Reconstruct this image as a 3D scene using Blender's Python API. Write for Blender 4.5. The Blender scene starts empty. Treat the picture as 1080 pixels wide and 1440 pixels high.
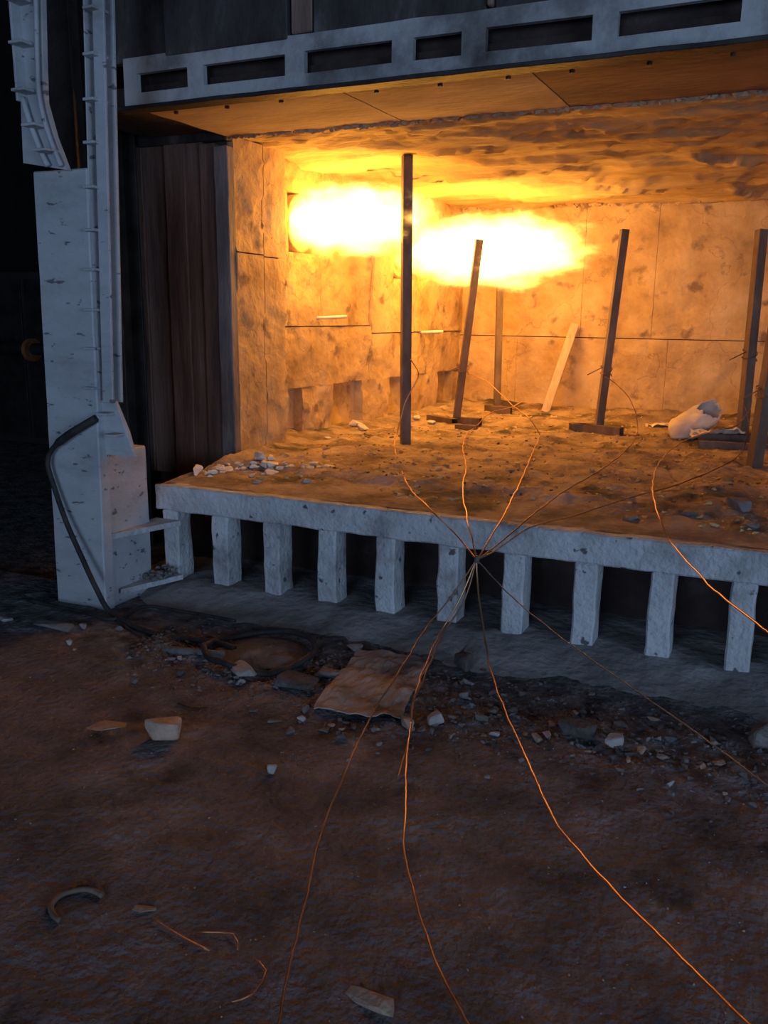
import bpy, bmesh, math, random
from mathutils import Vector, Matrix, noise
random.seed(7)
SC = bpy.context.scene
COL = SC.collection

# ------------------------------------------------------------------ camera
cam_d = bpy.data.cameras.new('camera')
cam = bpy.data.objects.new('camera', cam_d); COL.objects.link(cam)
cam_d.sensor_fit = 'HORIZONTAL'; cam_d.sensor_width = 36.0; cam_d.lens = 1230 / 1080 * 36
cam_d.clip_start = 0.05; cam_d.clip_end = 200
RX, RY, RZ = (0.906, 0.103, -0.410), (0.423, -0.197, 0.885), (0.011, -0.975, -0.222)
def _cam_matrix():
    right = Vector((RX[0], RY[0], RZ[0])).normalized()
    fwd = Vector((RX[2], RY[2], RZ[2])); fwd = (fwd - right * fwd.dot(right)).normalized()
    up = right.cross(fwd).normalized()
    m = Matrix((right, up, -fwd)).transposed().to_4x4()
    m.translation = (0, 0, 1.5)
    return m
cam.matrix_world = _cam_matrix()
SC.camera = cam

# ------------------------------------------------------------------ world, daylight, exposure
world = bpy.data.worlds.new('hall_dusk'); SC.world = world
world.use_nodes = True
bg = world.node_tree.nodes['Background']
bg.inputs[0].default_value = (0.25, 0.42, 0.8, 1); bg.inputs[1].default_value = 0.02
dl = bpy.data.lights.new('daylight_unseen_rear_doorway', 'AREA')  # unseen doorway behind the camera, put in by guess to light the furnace front
dl.shape = 'RECTANGLE'; dl.size = 4.4; dl.size_y = 3.3; dl.energy = 290; dl.color = (0.47, 0.66, 1.0)
dlo = bpy.data.objects.new('daylight_unseen_rear_doorway', dl); COL.objects.link(dlo)
dlo.location = (-0.4, -7.95, 1.75); dlo.rotation_euler = (math.radians(90), 0, 0)   # shines towards +y
d2 = bpy.data.lights.new('daylight_unseen_side_doorway', 'AREA')  # second unseen doorway, added so daylight also comes from the right
d2.shape = 'RECTANGLE'; d2.size = 4.6; d2.size_y = 3.0; d2.energy = 270; d2.color = (0.47, 0.68, 1.0)
d2o = bpy.data.objects.new('daylight_unseen_side_doorway', d2); COL.objects.link(d2o)
d2o.location = (6.95, -1.6, 1.6); d2o.rotation_euler = (math.radians(90), 0, math.radians(90))   # shines towards -x
SC.view_settings.view_transform = 'Standard'
SC.view_settings.look = 'None'
SC.view_settings.gamma = 1.0
SC.view_settings.use_curve_mapping = False
SC.view_settings.exposure = 0.0

# ------------------------------------------------------------------ materials
MATS = {}
def M(name, stops, scale=3.0, rough=0.85, metal=0.0, bump=0.25, bscale=30.0, detail=8.0, stretch=(1, 1, 1),
      spots=None, spot_scale=14.0, spot_lo=0.62, spot_hi=0.68, bdist=0.02, cracks=None, crack_scale=1.1, crack_w=0.006):
    """procedural surface: noise colour ramp, optional dark spots, noise bump"""
    m = bpy.data.materials.new(name); m.use_nodes = True
    nt = m.node_tree; N = nt.nodes; L = nt.links
    b = N['Principled BSDF']
    b.inputs['Roughness'].default_value = rough; b.inputs['Metallic'].default_value = metal
    tc = N.new('ShaderNodeTexCoord'); mp = N.new('ShaderNodeMapping')
    mp.inputs['Scale'].default_value = stretch
    L.new(tc.outputs['Object'], mp.inputs['Vector'])
    n = N.new('ShaderNodeTexNoise'); n.inputs['Scale'].default_value = scale; n.inputs['Detail'].default_value = detail
    n.inputs['Roughness'].default_value = 0.62
    L.new(mp.outputs[0], n.inputs['Vector'])
    r = N.new('ShaderNodeValToRGB'); L.new(n.outputs[0], r.inputs[0])
    el = r.color_ramp.elements
    while len(el) < len(stops): el.new(0.5)
    for e, (p, c) in zip(el, stops): e.position = p; e.color = (*c, 1)
    out = r.outputs[0]
    if spots:
        n2 = N.new('ShaderNodeTexNoise'); n2.inputs['Scale'].default_value = spot_scale; n2.inputs['Detail'].default_value = 4
        L.new(mp.outputs[0], n2.inputs['Vector'])
        mr = N.new('ShaderNodeMapRange'); mr.inputs[1].default_value = spot_lo; mr.inputs[2].default_value = spot_hi
        L.new(n2.outputs[0], mr.inputs[0])
        mx = N.new('ShaderNodeMix'); mx.data_type = 'RGBA'
        L.new(mr.outputs[0], mx.inputs[0]); L.new(out, mx.inputs[6]); mx.inputs[7].default_value = (*spots, 1)
        out = mx.outputs[2]
    if cracks:
        nd = N.new('ShaderNodeTexNoise'); nd.inputs['Scale'].default_value = 2.2; nd.inputs['Detail'].default_value = 6
        L.new(mp.outputs[0], nd.inputs['Vector'])
        av = N.new('ShaderNodeVectorMath'); av.operation = 'MULTIPLY_ADD'; av.inputs[1].default_value = (0.9, 0.9, 0.9)
        L.new(nd.outputs['Color'], av.inputs[0]); L.new(mp.outputs[0], av.inputs[2])
        vo = N.new('ShaderNodeTexVoronoi'); vo.feature = 'DISTANCE_TO_EDGE'; vo.inputs['Scale'].default_value = crack_scale
        L.new(av.outputs[0], vo.inputs['Vector'])
        mc = N.new('ShaderNodeMapRange'); mc.inputs[1].default_value = 0.0; mc.inputs[2].default_value = crack_w; mc.inputs[3].default_value = 0.5; mc.inputs[4].default_value = 0.0
        L.new(vo.outputs['Distance'], mc.inputs[0])
        mk = N.new('ShaderNodeMix'); mk.data_type = 'RGBA'
        L.new(mc.outputs[0], mk.inputs[0]); L.new(out, mk.inputs[6]); mk.inputs[7].default_value = (*cracks, 1)
        out = mk.outputs[2]
    L.new(out, b.inputs['Base Color'])
    if bump:
        n3 = N.new('ShaderNodeTexNoise'); n3.inputs['Scale'].default_value = bscale; n3.inputs['Detail'].default_value = 6
        L.new(mp.outputs[0], n3.inputs['Vector'])
        bp = N.new('ShaderNodeBump'); bp.inputs['Strength'].default_value = bump; bp.inputs['Distance'].default_value = bdist
        L.new(n3.outputs[0], bp.inputs['Height']); L.new(bp.outputs[0], b.inputs['Normal'])
    MATS[name] = m
    return m

M('soil', [(0.28, (0.040, 0.034, 0.036)), (0.42, (0.12, 0.098, 0.100)), (0.55, (0.185, 0.145, 0.146)), (0.72, (0.30, 0.255, 0.255))],
  scale=3.4, rough=0.95, bump=1.0, bscale=34, bdist=0.03, spots=(0.02, 0.018, 0.02), spot_scale=3.1, spot_lo=0.60, spot_hi=0.72, detail=12)
def grey_band(m):  # mixes a greyer tone into the soil towards the platform, noisy edge
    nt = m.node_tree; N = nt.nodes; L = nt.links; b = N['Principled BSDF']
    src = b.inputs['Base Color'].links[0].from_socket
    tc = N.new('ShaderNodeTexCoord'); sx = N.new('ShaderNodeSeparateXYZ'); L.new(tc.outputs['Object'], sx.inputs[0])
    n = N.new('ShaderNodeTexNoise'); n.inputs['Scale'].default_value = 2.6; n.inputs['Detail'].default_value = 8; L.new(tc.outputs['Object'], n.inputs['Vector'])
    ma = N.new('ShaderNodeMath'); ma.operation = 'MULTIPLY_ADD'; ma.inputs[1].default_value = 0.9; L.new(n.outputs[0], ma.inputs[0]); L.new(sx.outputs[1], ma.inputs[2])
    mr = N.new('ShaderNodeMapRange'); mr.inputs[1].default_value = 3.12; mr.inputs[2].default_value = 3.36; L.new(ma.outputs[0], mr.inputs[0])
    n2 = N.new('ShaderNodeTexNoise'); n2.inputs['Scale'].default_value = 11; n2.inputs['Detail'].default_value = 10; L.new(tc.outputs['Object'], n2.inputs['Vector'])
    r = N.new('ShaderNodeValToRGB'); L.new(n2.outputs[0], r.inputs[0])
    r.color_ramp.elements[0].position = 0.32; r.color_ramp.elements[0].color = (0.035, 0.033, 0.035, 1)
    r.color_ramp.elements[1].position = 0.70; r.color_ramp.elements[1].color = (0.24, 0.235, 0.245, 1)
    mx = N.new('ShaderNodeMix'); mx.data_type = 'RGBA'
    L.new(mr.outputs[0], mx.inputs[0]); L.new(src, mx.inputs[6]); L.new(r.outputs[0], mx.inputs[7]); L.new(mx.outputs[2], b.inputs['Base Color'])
grey_band(MATS['soil'])
M('dust_concrete', [(0.3, (0.17, 0.15, 0.14)), (0.55, (0.33, 0.32, 0.32)), (0.75, (0.42, 0.42, 0.43))], scale=2.5, rough=0.95, bump=0.6, bscale=22)
M('limewash', [(0.28, (0.24, 0.235, 0.235)), (0.42, (0.42, 0.42, 0.43)), (0.55, (0.52, 0.53, 0.55)), (0.72, (0.60, 0.61, 0.63))], scale=5, rough=0.88, bump=0.7, bscale=38, detail=12,
  spots=(0.12, 0.11, 0.11), spot_scale=17, spot_lo=0.655, spot_hi=0.70)
M('column_paint', [(0.25, (0.27, 0.275, 0.285)), (0.45, (0.40, 0.415, 0.44)), (0.58, (0.46, 0.475, 0.50)), (0.75, (0.52, 0.52, 0.53))], scale=2.6, rough=0.75, bump=0.2, bscale=40,
  spots=(0.14, 0.14, 0.16), spot_scale=15, spot_lo=0.635, spot_hi=0.68, stretch=(0.7, 1, 1.9))
M('lintel_paint', [(0.30, (0.06, 0.05, 0.048)), (0.43, (0.20, 0.195, 0.195)), (0.54, (0.40, 0.405, 0.415)), (0.70, (0.52, 0.53, 0.54))], scale=2.0, rough=0.7, bump=0.25, bscale=30)
M('rust_plate', [(0.3, (0.06, 0.036, 0.030)), (0.48, (0.16, 0.095, 0.075)), (0.62, (0.24, 0.15, 0.12)), (0.76, (0.38, 0.30, 0.27))], scale=2.2, rough=0.75, metal=0.1, bump=0.3, bscale=24, stretch=(3.0, 3.0, 0.35))
M('dark_plate', [(0.35, (0.018, 0.013, 0.013)), (0.55, (0.06, 0.05, 0.048)), (0.72, (0.19, 0.18, 0.18))], scale=2.0, rough=0.75, metal=0.1, bump=0.3, bscale=20, stretch=(1.6, 1.6, 0.7))
M('dark_steel', [(0.35, (0.016, 0.014, 0.014)), (0.65, (0.05, 0.043, 0.04))], scale=5, rough=0.6, metal=0.35, bump=0.2, bscale=40)
M('jamb_steel', [(0.35, (0.10, 0.085, 0.085)), (0.6, (0.24, 0.21, 0.21)), (0.78, (0.36, 0.33, 0.33))], scale=3.5, rough=0.7, metal=0.1, bump=0.3, bscale=30, stretch=(2, 2, 0.4))
M('refractory', [(0.30, (0.26, 0.16, 0.065)), (0.42, (0.46, 0.305, 0.135)), (0.52, (0.55, 0.38, 0.18)), (0.68, (0.68, 0.50, 0.27))], scale=2.2, rough=0.92, bump=0.7, bscale=20, detail=12,
  spots=(0.24, 0.16, 0.10), spot_scale=5.5, spot_lo=0.60, spot_hi=0.70, cracks=(0.16, 0.09, 0.05))
M('refractory_ceiling', [(0.28, (0.28, 0.175, 0.09)), (0.46, (0.48, 0.335, 0.17)), (0.62, (0.58, 0.43, 0.24)), (0.78, (0.76, 0.64, 0.44))], scale=1.4, rough=0.9, bump=0.6, bscale=18,
  spots=(0.10, 0.065, 0.045), spot_scale=2.6, spot_lo=0.68, spot_hi=0.71, stretch=(0.6, 1.6, 1))
M('soffit_buff', [(0.3, (0.34, 0.22, 0.14)), (0.55, (0.52, 0.37, 0.25)), (0.75, (0.62, 0.48, 0.34))], scale=2.0, rough=0.85, bump=0.3, bscale=20, stretch=(0.7, 1.5, 1))
M('soffit_rust', [(0.3, (0.12, 0.06, 0.035)), (0.6, (0.26, 0.13, 0.075)), (0.78, (0.36, 0.2, 0.12))], scale=2.0, rough=0.85, bump=0.3, bscale=20, stretch=(0.7, 1.5, 1))
M('fibre', [(0.3, (0.60, 0.54, 0.46)), (0.6, (0.80, 0.76, 0.70))], scale=9, rough=0.95, bump=0.5, bscale=60)
M('hearth', [(0.25, (0.055, 0.042, 0.037)), (0.42, (0.21, 0.152, 0.123)), (0.55, (0.37, 0.285, 0.235)), (0.75, (0.53, 0.43, 0.36))], scale=3.2, rough=0.95, bump=0.9, bscale=30,
  spots=(0.075, 0.065, 0.062), spot_scale=2.4, spot_lo=0.58, spot_hi=0.66, detail=12)
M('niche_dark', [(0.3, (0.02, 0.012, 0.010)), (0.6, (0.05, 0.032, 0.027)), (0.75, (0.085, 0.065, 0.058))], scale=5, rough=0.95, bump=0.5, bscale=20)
M('post_steel', [(0.3, (0.085, 0.055, 0.04)), (0.55, (0.17, 0.115, 0.085)), (0.75, (0.27, 0.19, 0.14))], scale=7, rough=0.85, metal=0.0, bump=0.15, bscale=50, stretch=(1, 1, 0.4))
M('tube_bore', [(0.4, (0.012, 0.009, 0.008)), (0.6, (0.03, 0.022, 0.018))], scale=8, rough=0.9, bump=0)
M('copper', [(0.3, (0.42, 0.20, 0.10)), (0.6, (0.72, 0.40, 0.20)), (0.75, (0.80, 0.52, 0.30))], scale=6, rough=0.38, metal=0.85, bump=0)
M('copper_dull', [(0.3, (0.15, 0.08, 0.05)), (0.65, (0.36, 0.20, 0.12))], scale=6, rough=0.5, metal=0.7, bump=0)
M('grey_wire', [(0.4, (0.16, 0.16, 0.165)), (0.6, (0.30, 0.30, 0.31))], scale=6, rough=0.45, metal=0.6, bump=0)
M('rubber', [(0.4, (0.015, 0.014, 0.014)), (0.65, (0.04, 0.036, 0.034))], scale=12, rough=0.7, bump=0.2, bscale=60)
M('ash', [(0.3, (0.08, 0.075, 0.077)), (0.6, (0.15, 0.142, 0.145)), (0.75, (0.22, 0.21, 0.21))], scale=9, rough=0.95, bump=0.6, bscale=30)
M('brick_buff', [(0.3, (0.34, 0.22, 0.155)), (0.6, (0.52, 0.38, 0.29)), (0.75, (0.66, 0.56, 0.48))], scale=9, rough=0.95, bump=0.5, bscale=40)
M('stone_grey', [(0.3, (0.12, 0.108, 0.10)), (0.6, (0.22, 0.20, 0.19)), (0.75, (0.32, 0.30, 0.285))], scale=9, rough=0.95, bump=0.5, bscale=40)
M('stone_dark', [(0.3, (0.05, 0.043, 0.04)), (0.6, (0.12, 0.10, 0.095)), (0.75, (0.2, 0.18, 0.17))], scale=9, rough=0.95, bump=0.5, bscale=40)
M('stone_pale', [(0.3, (0.28, 0.25, 0.235)), (0.6, (0.42, 0.385, 0.365)), (0.75, (0.52, 0.49, 0.475))], scale=9, rough=0.95, bump=0.5, bscale=40)
M('stone_tan', [(0.3, (0.26, 0.17, 0.12)), (0.6, (0.42, 0.29, 0.21)), (0.75, (0.5, 0.4, 0.32))], scale=9, rough=0.95, bump=0.5, bscale=40)
M('cardboard', [(0.36, (0.15, 0.11, 0.09)), (0.46, (0.30, 0.23, 0.19)), (0.56, (0.40, 0.32, 0.27)), (0.75, (0.48, 0.40, 0.35))], scale=5.5, rough=0.9, bump=0.2, bscale=30)
M('ceramic', [(0.4, (0.78, 0.70, 0.58)), (0.6, (0.85, 0.8, 0.7))], scale=8, rough=0.6, bump=0.1, bscale=30)
M('timber', [(0.3, (0.5, 0.36, 0.22)), (0.6, (0.66, 0.5, 0.33))], scale=6, rough=0.8, bump=0.2, bscale=30, stretch=(6, 6, 0.6))
M('paper', [(0.3, (0.60, 0.50, 0.41)), (0.6, (0.78, 0.70, 0.60))], scale=5, rough=0.85, bump=0.4, bscale=14)
M('hall_wall_dark', [(0.35, (0.016, 0.015, 0.015)), (0.65, (0.04, 0.038, 0.036))], scale=1.5, rough=0.9, bump=0.3, bscale=8)
M('rust_orange', [(0.35, (0.22, 0.08, 0.03)), (0.65, (0.42, 0.17, 0.07))], scale=10, rough=0.8, bump=0.2, bscale=40)

# ------------------------------------------------------------------ helpers
def tag(o, label=None, cat=None, group=None, kind=None):
    if label: o['label'] = label
    if cat: o['category'] = cat
    if group: o['group'] = group
    if kind: o['kind'] = kind
    return o

def empty(name, loc=(0, 0, 0)):
    o = bpy.data.objects.new(name, None); COL.objects.link(o)
    o.location = loc; o.empty_display_size = 0.1
    return o

def put_under(o, parent):
    o.parent = parent
    if parent.type == 'EMPTY':
        o.matrix_parent_inverse = Matrix.Translation(-Vector(parent.location))
    return o

def mesh(name, verts, faces, mat, parent=None, smooth=False):
    me = bpy.data.meshes.new(name)
    me.from_pydata([tuple(v) for v in verts], [], faces); me.update()
    if smooth:
        for p in me.polygons: p.use_smooth = True
    me.materials.append(MATS[mat])
    o = bpy.data.objects.new(name, me); COL.objects.link(o)
    if parent: put_under(o, parent)
    return o

def bm_obj(name, bm, mat, parent=None, smooth=False):
    bmesh.ops.recalc_face_normals(bm, faces=bm.faces)
    me = bpy.data.meshes.new(name); bm.to_mesh(me); bm.free()
    if smooth:
        for p in me.polygons: p.use_smooth = True
    me.materials.append(MATS[mat])
    o = bpy.data.objects.new(name, me); COL.objects.link(o)
    if parent: put_under(o, parent)
    return o

def fbm(x, y, z=0.0, o=4):
    return noise.fractal(Vector((x, y, z)), 1.0, 2.0, o)   # about -1..1

def rbox(name, lo, hi, mat, parent=None, amp=0.0, cell=0.08, bevel=0.006, seed=0.0, shear=(0, 0), smooth=False):
    """a bevelled, subdivided and slightly worn box; shear = dx, dy per metre of height"""
    bm = bmesh.new()
    bmesh.ops.create_cube(bm, size=1.0)
    c = [(a + b) / 2 for a, b in zip(lo, hi)]; d = [b - a for a, b in zip(lo, hi)]
    for v in bm.verts: v.co = Vector((c[0] + v.co.x * d[0], c[1] + v.co.y * d[1], c[2] + v.co.z * d[2]))
    if bevel: bmesh.ops.bevel(bm, geom=bm.edges[:], offset=bevel, segments=1, affect='EDGES')
    if amp:
        for ax in range(3):
            n = int(d[ax] / cell)
            for k in range(1, n):
                co = [0, 0, 0]; no = [0, 0, 0]; co[ax] = lo[ax] + d[ax] * k / n; no[ax] = 1
                bmesh.ops.bisect_plane(bm, geom=bm.verts[:] + bm.edges[:] + bm.faces[:], plane_co=co, plane_no=no)
        bm.normal_update()
        for v in bm.verts:
            q = v.co * 7 + Vector((seed, seed * 1.7, -seed))
            v.co += Vector((fbm(q.x, q.y, q.z), fbm(q.x + 31, q.y, q.z), fbm(q.x, q.y + 47, q.z))) * amp
    for v in bm.verts:
        v.co.x += (v.co.z - lo[2]) * shear[0]; v.co.y += (v.co.z - lo[2]) * shear[1]
    return bm_obj(name, bm, mat, parent, smooth)

def relief(name, u0, u1, v0, v1, cell, thick, hfun, place, mat, parent=None, smooth=True):
    """a panel whose seen face is a height field h(u, v); place(u, v, h) gives the point in the room"""
    nu = max(2, int((u1 - u0) / cell)); nv = max(2, int((v1 - v0) / cell))
    V, F = [], []
    for j in range(nv + 1):
        for i in range(nu + 1):
            u = u0 + (u1 - u0) * i / nu; v = v0 + (v1 - v0) * j / nv
            h = hfun(u, v)
            V.append(place(u, v, h))
    W = nu + 1
    for j in range(nv):
        for i in range(nu):
            a = j * W + i; F.append((a, a + 1, a + W + 1, a + W))
    rim = [i for i in range(W)] + [j * W + nu for j in range(1, nv + 1)] + [nv * W + i for i in range(nu - 1, -1, -1)] + [j * W for j in range(nv - 1, 0, -1)]
    base = len(V)
    for r in rim:
        j, i = divmod(r, W)
        V.append(place(u0 + (u1 - u0) * i / nu, v0 + (v1 - v0) * j / nv, -thick))
    n = len(rim)
    top = len(V)
    for r in rim: V.append(V[r])
    for k in range(n):
        F.append((top + (k + 1) % n, top + k, base + k, base + (k + 1) % n))
    F.append(tuple(base + k for k in range(n)))
    c0 = Vector(place((u0 + u1) / 2, (v0 + v1) / 2, 0.0)); c1 = Vector(place((u0 + u1) / 2, (v0 + v1) / 2, 1.0))
    a, b, c = (Vector(V[q]) for q in F[0][:3])
    if (b - a).cross(c - a).dot(c1 - c0) < 0: F = [f[::-1] for f in F]
    o = mesh(name, V, F, mat, parent, smooth)
    return o

def curve_pts(pts, step=0.03):
    P = [Vector(p) for p in pts]
    out = []
    for i in range(len(P) - 1):
        p0 = P[max(i - 1, 0)]; p1 = P[i]; p2 = P[i + 1]; p3 = P[min(i + 2, len(P) - 1)]
        n = max(2, int((p2 - p1).length / step))
        for k in range(n):
            t = k / n
            out.append(0.5 * ((2 * p1) + (p2 - p0) * t + (2 * p0 - 5 * p1 + 4 * p2 - p3) * t * t + (3 * p1 - p0 - 3 * p2 + p3) * t ** 3))
    out.append(P[-1])
    return out

def tube(name, pts, r, mat, parent=None, sides=6, step=0.03, wob=0.0, closed=False, radii=None):
    P = curve_pts(pts, step)
    if wob:
        for i, p in enumerate(P):
            p += Vector((fbm(i * .11, r * 100, 1), fbm(i * .11, r * 100, 5), 0)) * wob
    V, F = [], []
    up = Vector((0.13, 0.21, 0.97)); prev = None
    for i, p in enumerate(P):
        t = (P[min(i + 1, len(P) - 1)] - P[max(i - 1, 0)])
        t = t.normalized() if t.length > 1e-9 else Vector((1, 0, 0))
        a = (prev if prev is not None else up.cross(t))
        a = (a - t * a.dot(t))
        if a.length < 1e-6: a = Vector((1, 0, 0)) - t * t.x
        a.normalize(); prev = a; b = t.cross(a)
        rr = radii(i / (len(P) - 1)) if radii else r
        for k in range(sides):
            an = 2 * math.pi * k / sides
            V.append(p + a * (rr * math.cos(an)) + b * (rr * math.sin(an)))
    n = len(P)
    for i in range(n - 1):
        for k in range(sides):
            F.append((i * sides + k, i * sides + (k + 1) % sides, (i + 1) * sides + (k + 1) % sides, (i + 1) * sides + k))
    F.append(tuple(range(sides - 1, -1, -1))); F.append(tuple((n - 1) * sides + k for k in range(sides)))
    return mesh(name, V, F, mat, parent, True)

def hull(bm, c, size, rnd, n=14, rot=0.0, flat=0.0):
    """add one angular broken lump to a bmesh, resting with its lowest point at c.z"""
    pts = []
    for k in range(n):
        v = Vector((rnd.uniform(-1, 1), rnd.uniform(-1, 1), rnd.uniform(-1, 1)))
        v = v / max(abs(v.x), abs(v.y), abs(v.z)) * rnd.uniform(0.72, 1.0) if rnd.random() < 0.75 else v.normalized()
        pts.append(Vector((v.x * size[0] / 2, v.y * size[1] / 2, v.z * size[2] / 2)))
    m = Matrix.Rotation(rot, 3, 'Z') @ Matrix.Rotation(flat, 3, 'X')
    pts = [m @ p for p in pts]
    zmin = min(p.z for p in pts)
    vs = [bm.verts.new((c[0] + p.x, c[1] + p.y, c[2] + p.z - zmin)) for p in pts]
    r = bmesh.ops.convex_hull(bm, input=vs)
    bad = [g for g in r['geom_interior'] if isinstance(g, bmesh.types.BMVert)]
    if bad: bmesh.ops.delete(bm, geom=bad, context='VERTS')

def rock(name, c, size, mat, label, cat, rot=0.0, seed=1, flat=0.0, group=None, n=16):
    rnd = random.Random(seed); bm = bmesh.new()
    hull(bm, c, size, rnd, n, rot, flat)
    bmesh.ops.bevel(bm, geom=bm.edges[:], offset=min(size) * 0.05, segments=1, affect='EDGES')
    o = bm_obj(name, bm, mat)
    return tag(o, label, cat, group)

# ground height used by the floor mesh and by everything that lies on it
def ground_z(x, y):
    z = 0.012 * fbm(x * 1.3, y * 1.3, 2) + 0.006 * fbm(x * 7, y * 7, 5, 3)
    m = math.exp(-((y - 3.0) / 0.28) ** 2) * (1 if -2.6 < x < 1.5 else 0.35)
    z += m * (0.010 + 0.016 * fbm(x * 5, y * 5, 9) + 0.016 * abs(fbm(x * 13, y * 13, 19, 3)))
    return z if y < 3.55 else z - 0.03
def hearth_z(x, y):
    edge = min(1.0, max(0.0, (y - 3.80) / 0.45))
    z = 0.572 + edge * (0.016 + 0.026 * fbm(x * 2.1, y * 2.1, 3) + 0.024 * abs(fbm(x * 8, y * 8, 6, 3)))
    z += 0.045 * max(0.0, min(1.0, (y - 4.22 - 0.10 * fbm(x * 1.3, 3, 8)) / 0.10)) * (0.6 + 0.5 * fbm(x * 2.2, y * 1.5, 15))
    z += 0.05 * max(0.0, min(1.0, (y - 7.2) / 0.9)) + 0.05 * max(0, (x * -1 - 2.75)) * edge
    return z

# ================================================================== SETTING
# ---- hall floor: fine grid where it is seen, coarse beyond
def axis(segs):
    out = []
    for a, b, n in segs: out += [a + (b - a) * i / n for i in range(n)]
    out.append(segs[-1][1]); return out
gx = axis([(-9, -4.2, 14), (-4.2, 1.2, 260), (1.2, 7, 18)])
gy = axis([(-8, 0.9, 14), (0.9, 3.75, 190), (3.75, 13, 20)])
V = [(x, y, ground_z(x, y)) for y in gy for x in gx]
W = len(gx)
F = [(j * W + i, j * W + i + 1, (j + 1) * W + i + 1, (j + 1) * W + i) for j in range(len(gy) - 1) for i in range(W - 1)]
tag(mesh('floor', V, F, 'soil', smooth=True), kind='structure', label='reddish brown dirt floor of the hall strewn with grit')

# ---- hall shell
tag(rbox('wall_left', (-9.2, -8.2, -0.1), (-9.0, 13.2, 6.4), 'hall_wall_dark', bevel=0), kind='structure')
def wall_boxes(name, boxes):
    bm = bmesh.new()
    for lo, hi in boxes:
        r = bmesh.ops.create_cube(bm, size=1)
        for v in r['verts']:
            v.co = Vector([(a + b) / 2 + q * (b - a) for a, b, q in zip(lo, hi, v.co)])
    return tag(bm_obj(name, bm, 'hall_wall_dark'), kind='structure')
wall_boxes('wall_right', (((7.0, -8.2, -0.1), (7.2, -4.0, 6.4)), ((7.0, 0.8, -0.1), (7.2, 13.2, 6.4)), ((7.0, -4.0, 3.2), (7.2, 0.8, 6.4))))
tag(rbox('wall_far', (-9.0, 13.0, -0.1), (7.0, 13.2, 6.4), 'hall_wall_dark', bevel=0), kind='structure')
tag(rbox('ceiling', (-9.0, -8.2, 6.2), (7.0, 13.0, 6.4), 'hall_wall_dark', bevel=0), kind='structure')
wall_boxes('wall_rear', (((-9, -8.2, -0.1), (-2.65, -8, 6.2)), ((1.85, -8.2, -0.1), (7, -8, 6.2)), ((-2.65, -8.2, 3.45), (1.85, -8, 6.2))))

# ---- furnace chamber
CH_R = 3.2
def wallx(y): return -3.25 + (y - 5.15) * 0.085
def spall(u, v, s, amp=0.010):
    h = amp * fbm(u * 1.7, v * 1.7, s) + 0.004 * fbm(u * 11, v * 11, s)
    t = fbm(u * 2.6 + 9, v * 2.6, s + 4)
    if 10 < s < 20: h += 0.014 * fbm(u * 7, v * 3.5, s + 7) + 0.006 * fbm(u * 21, v * 14, s)
    if t > 0.28: h -= 0.013
    if t < -0.42: h += 0.009
    return h

# wall_jamb: the thick lining edge at the mouth, four cast panels
jamb = tag(empty('wall_jamb', (-3.4, 4.85, 0.5)), kind='structure', label='buff refractory lining at the furnace mouth')
for k, (y0, y1, z0, z1) in enumerate(((4.585, 4.898, 0.5, 1.845), (4.906, 5.16, 0.5, 1.835), (4.585, 4.898, 1.853, 2.5), (4.906, 5.16, 1.843, 2.5))):
    relief('panel', y0, y1, z0, z1, 0.026, 0.4, lambda u, v: spall(u, v, 3, 0.006), lambda u, v, h: (-3.13 + h, u, v), 'refractory', jamb)
rbox('joint_backing', (-3.5, 4.575, 0.45), (-3.17, 5.13, 2.5), 'niche_dark', jamb, bevel=0)

# wall_burner: the side wall with burner ports and flue openings, built from panels around the openings
wb = tag(empty('wall_burner', (-3.4, 6.6, 0.5)), kind='structure', label='refractory side wall with two burner ports and low flue openings')
niches = [(5.22, 5.52), (5.91, 6.36), (6.80, 7.17), (7.70, 8.03)]
ZN = 0.97
place_w = lambda u, v, h: (wallx(u) + h, u, v)
ys = [5.12] + [q for n in niches for q in n] + [8.2]
for a, b in zip(ys[0::2], ys[1::2]):
    relief('panel', a, b, 0.5, ZN, 0.03, 0.35, lambda u, v: spall(u, v, 11), place_w, 'refractory', wb)
for a, b in ((5.12, 6.47), (6.476, 7.43), (7.436, 8.2)):
    relief('panel', a, b, ZN, 1.395 - (0.06 if a > 6 else 0), 0.03, 0.35, lambda u, v: spall(u, v, 12), place_w, 'refractory', wb)
ports = [(5.36, 5.76, 1.90, 2.30), (6.80, 7.20, 1.78, 2.18)]
up = [(5.12, 5.36, 1.403, 2.52), (5.36, 5.76, 1.403, 1.90), (5.36, 5.76, 2.30, 2.52), (5.764, 6.47, 1.403, 2.52),
      (6.476, 6.80, 1.343, 2.52), (6.80, 7.20, 1.343, 1.78), (6.80, 7.20, 2.18, 2.52), (7.204, 8.2, 1.343, 2.52)]
for a, b, c, d in up:
    relief('panel', a, b, c, d, 0.035, 0.35, lambda u, v: spall(u, v, 13, 0.016) + (0.02 if u > 6.47 else 0), place_w, 'refractory', wb)
for a, b in niches:   # flue backs
    relief('flue_back', a - 0.02, b + 0.02, 0.45, 1.0, 0.05, 0.08, lambda u, v: -0.17 + 0.01 * fbm(u * 4, v * 4, 2), place_w, 'refractory', wb)
rbox('joint_backing', (-3.75, 5.0, 0.3), (-3.46, 8.3, 2.6), 'niche_dark', wb, bevel=0)
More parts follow.
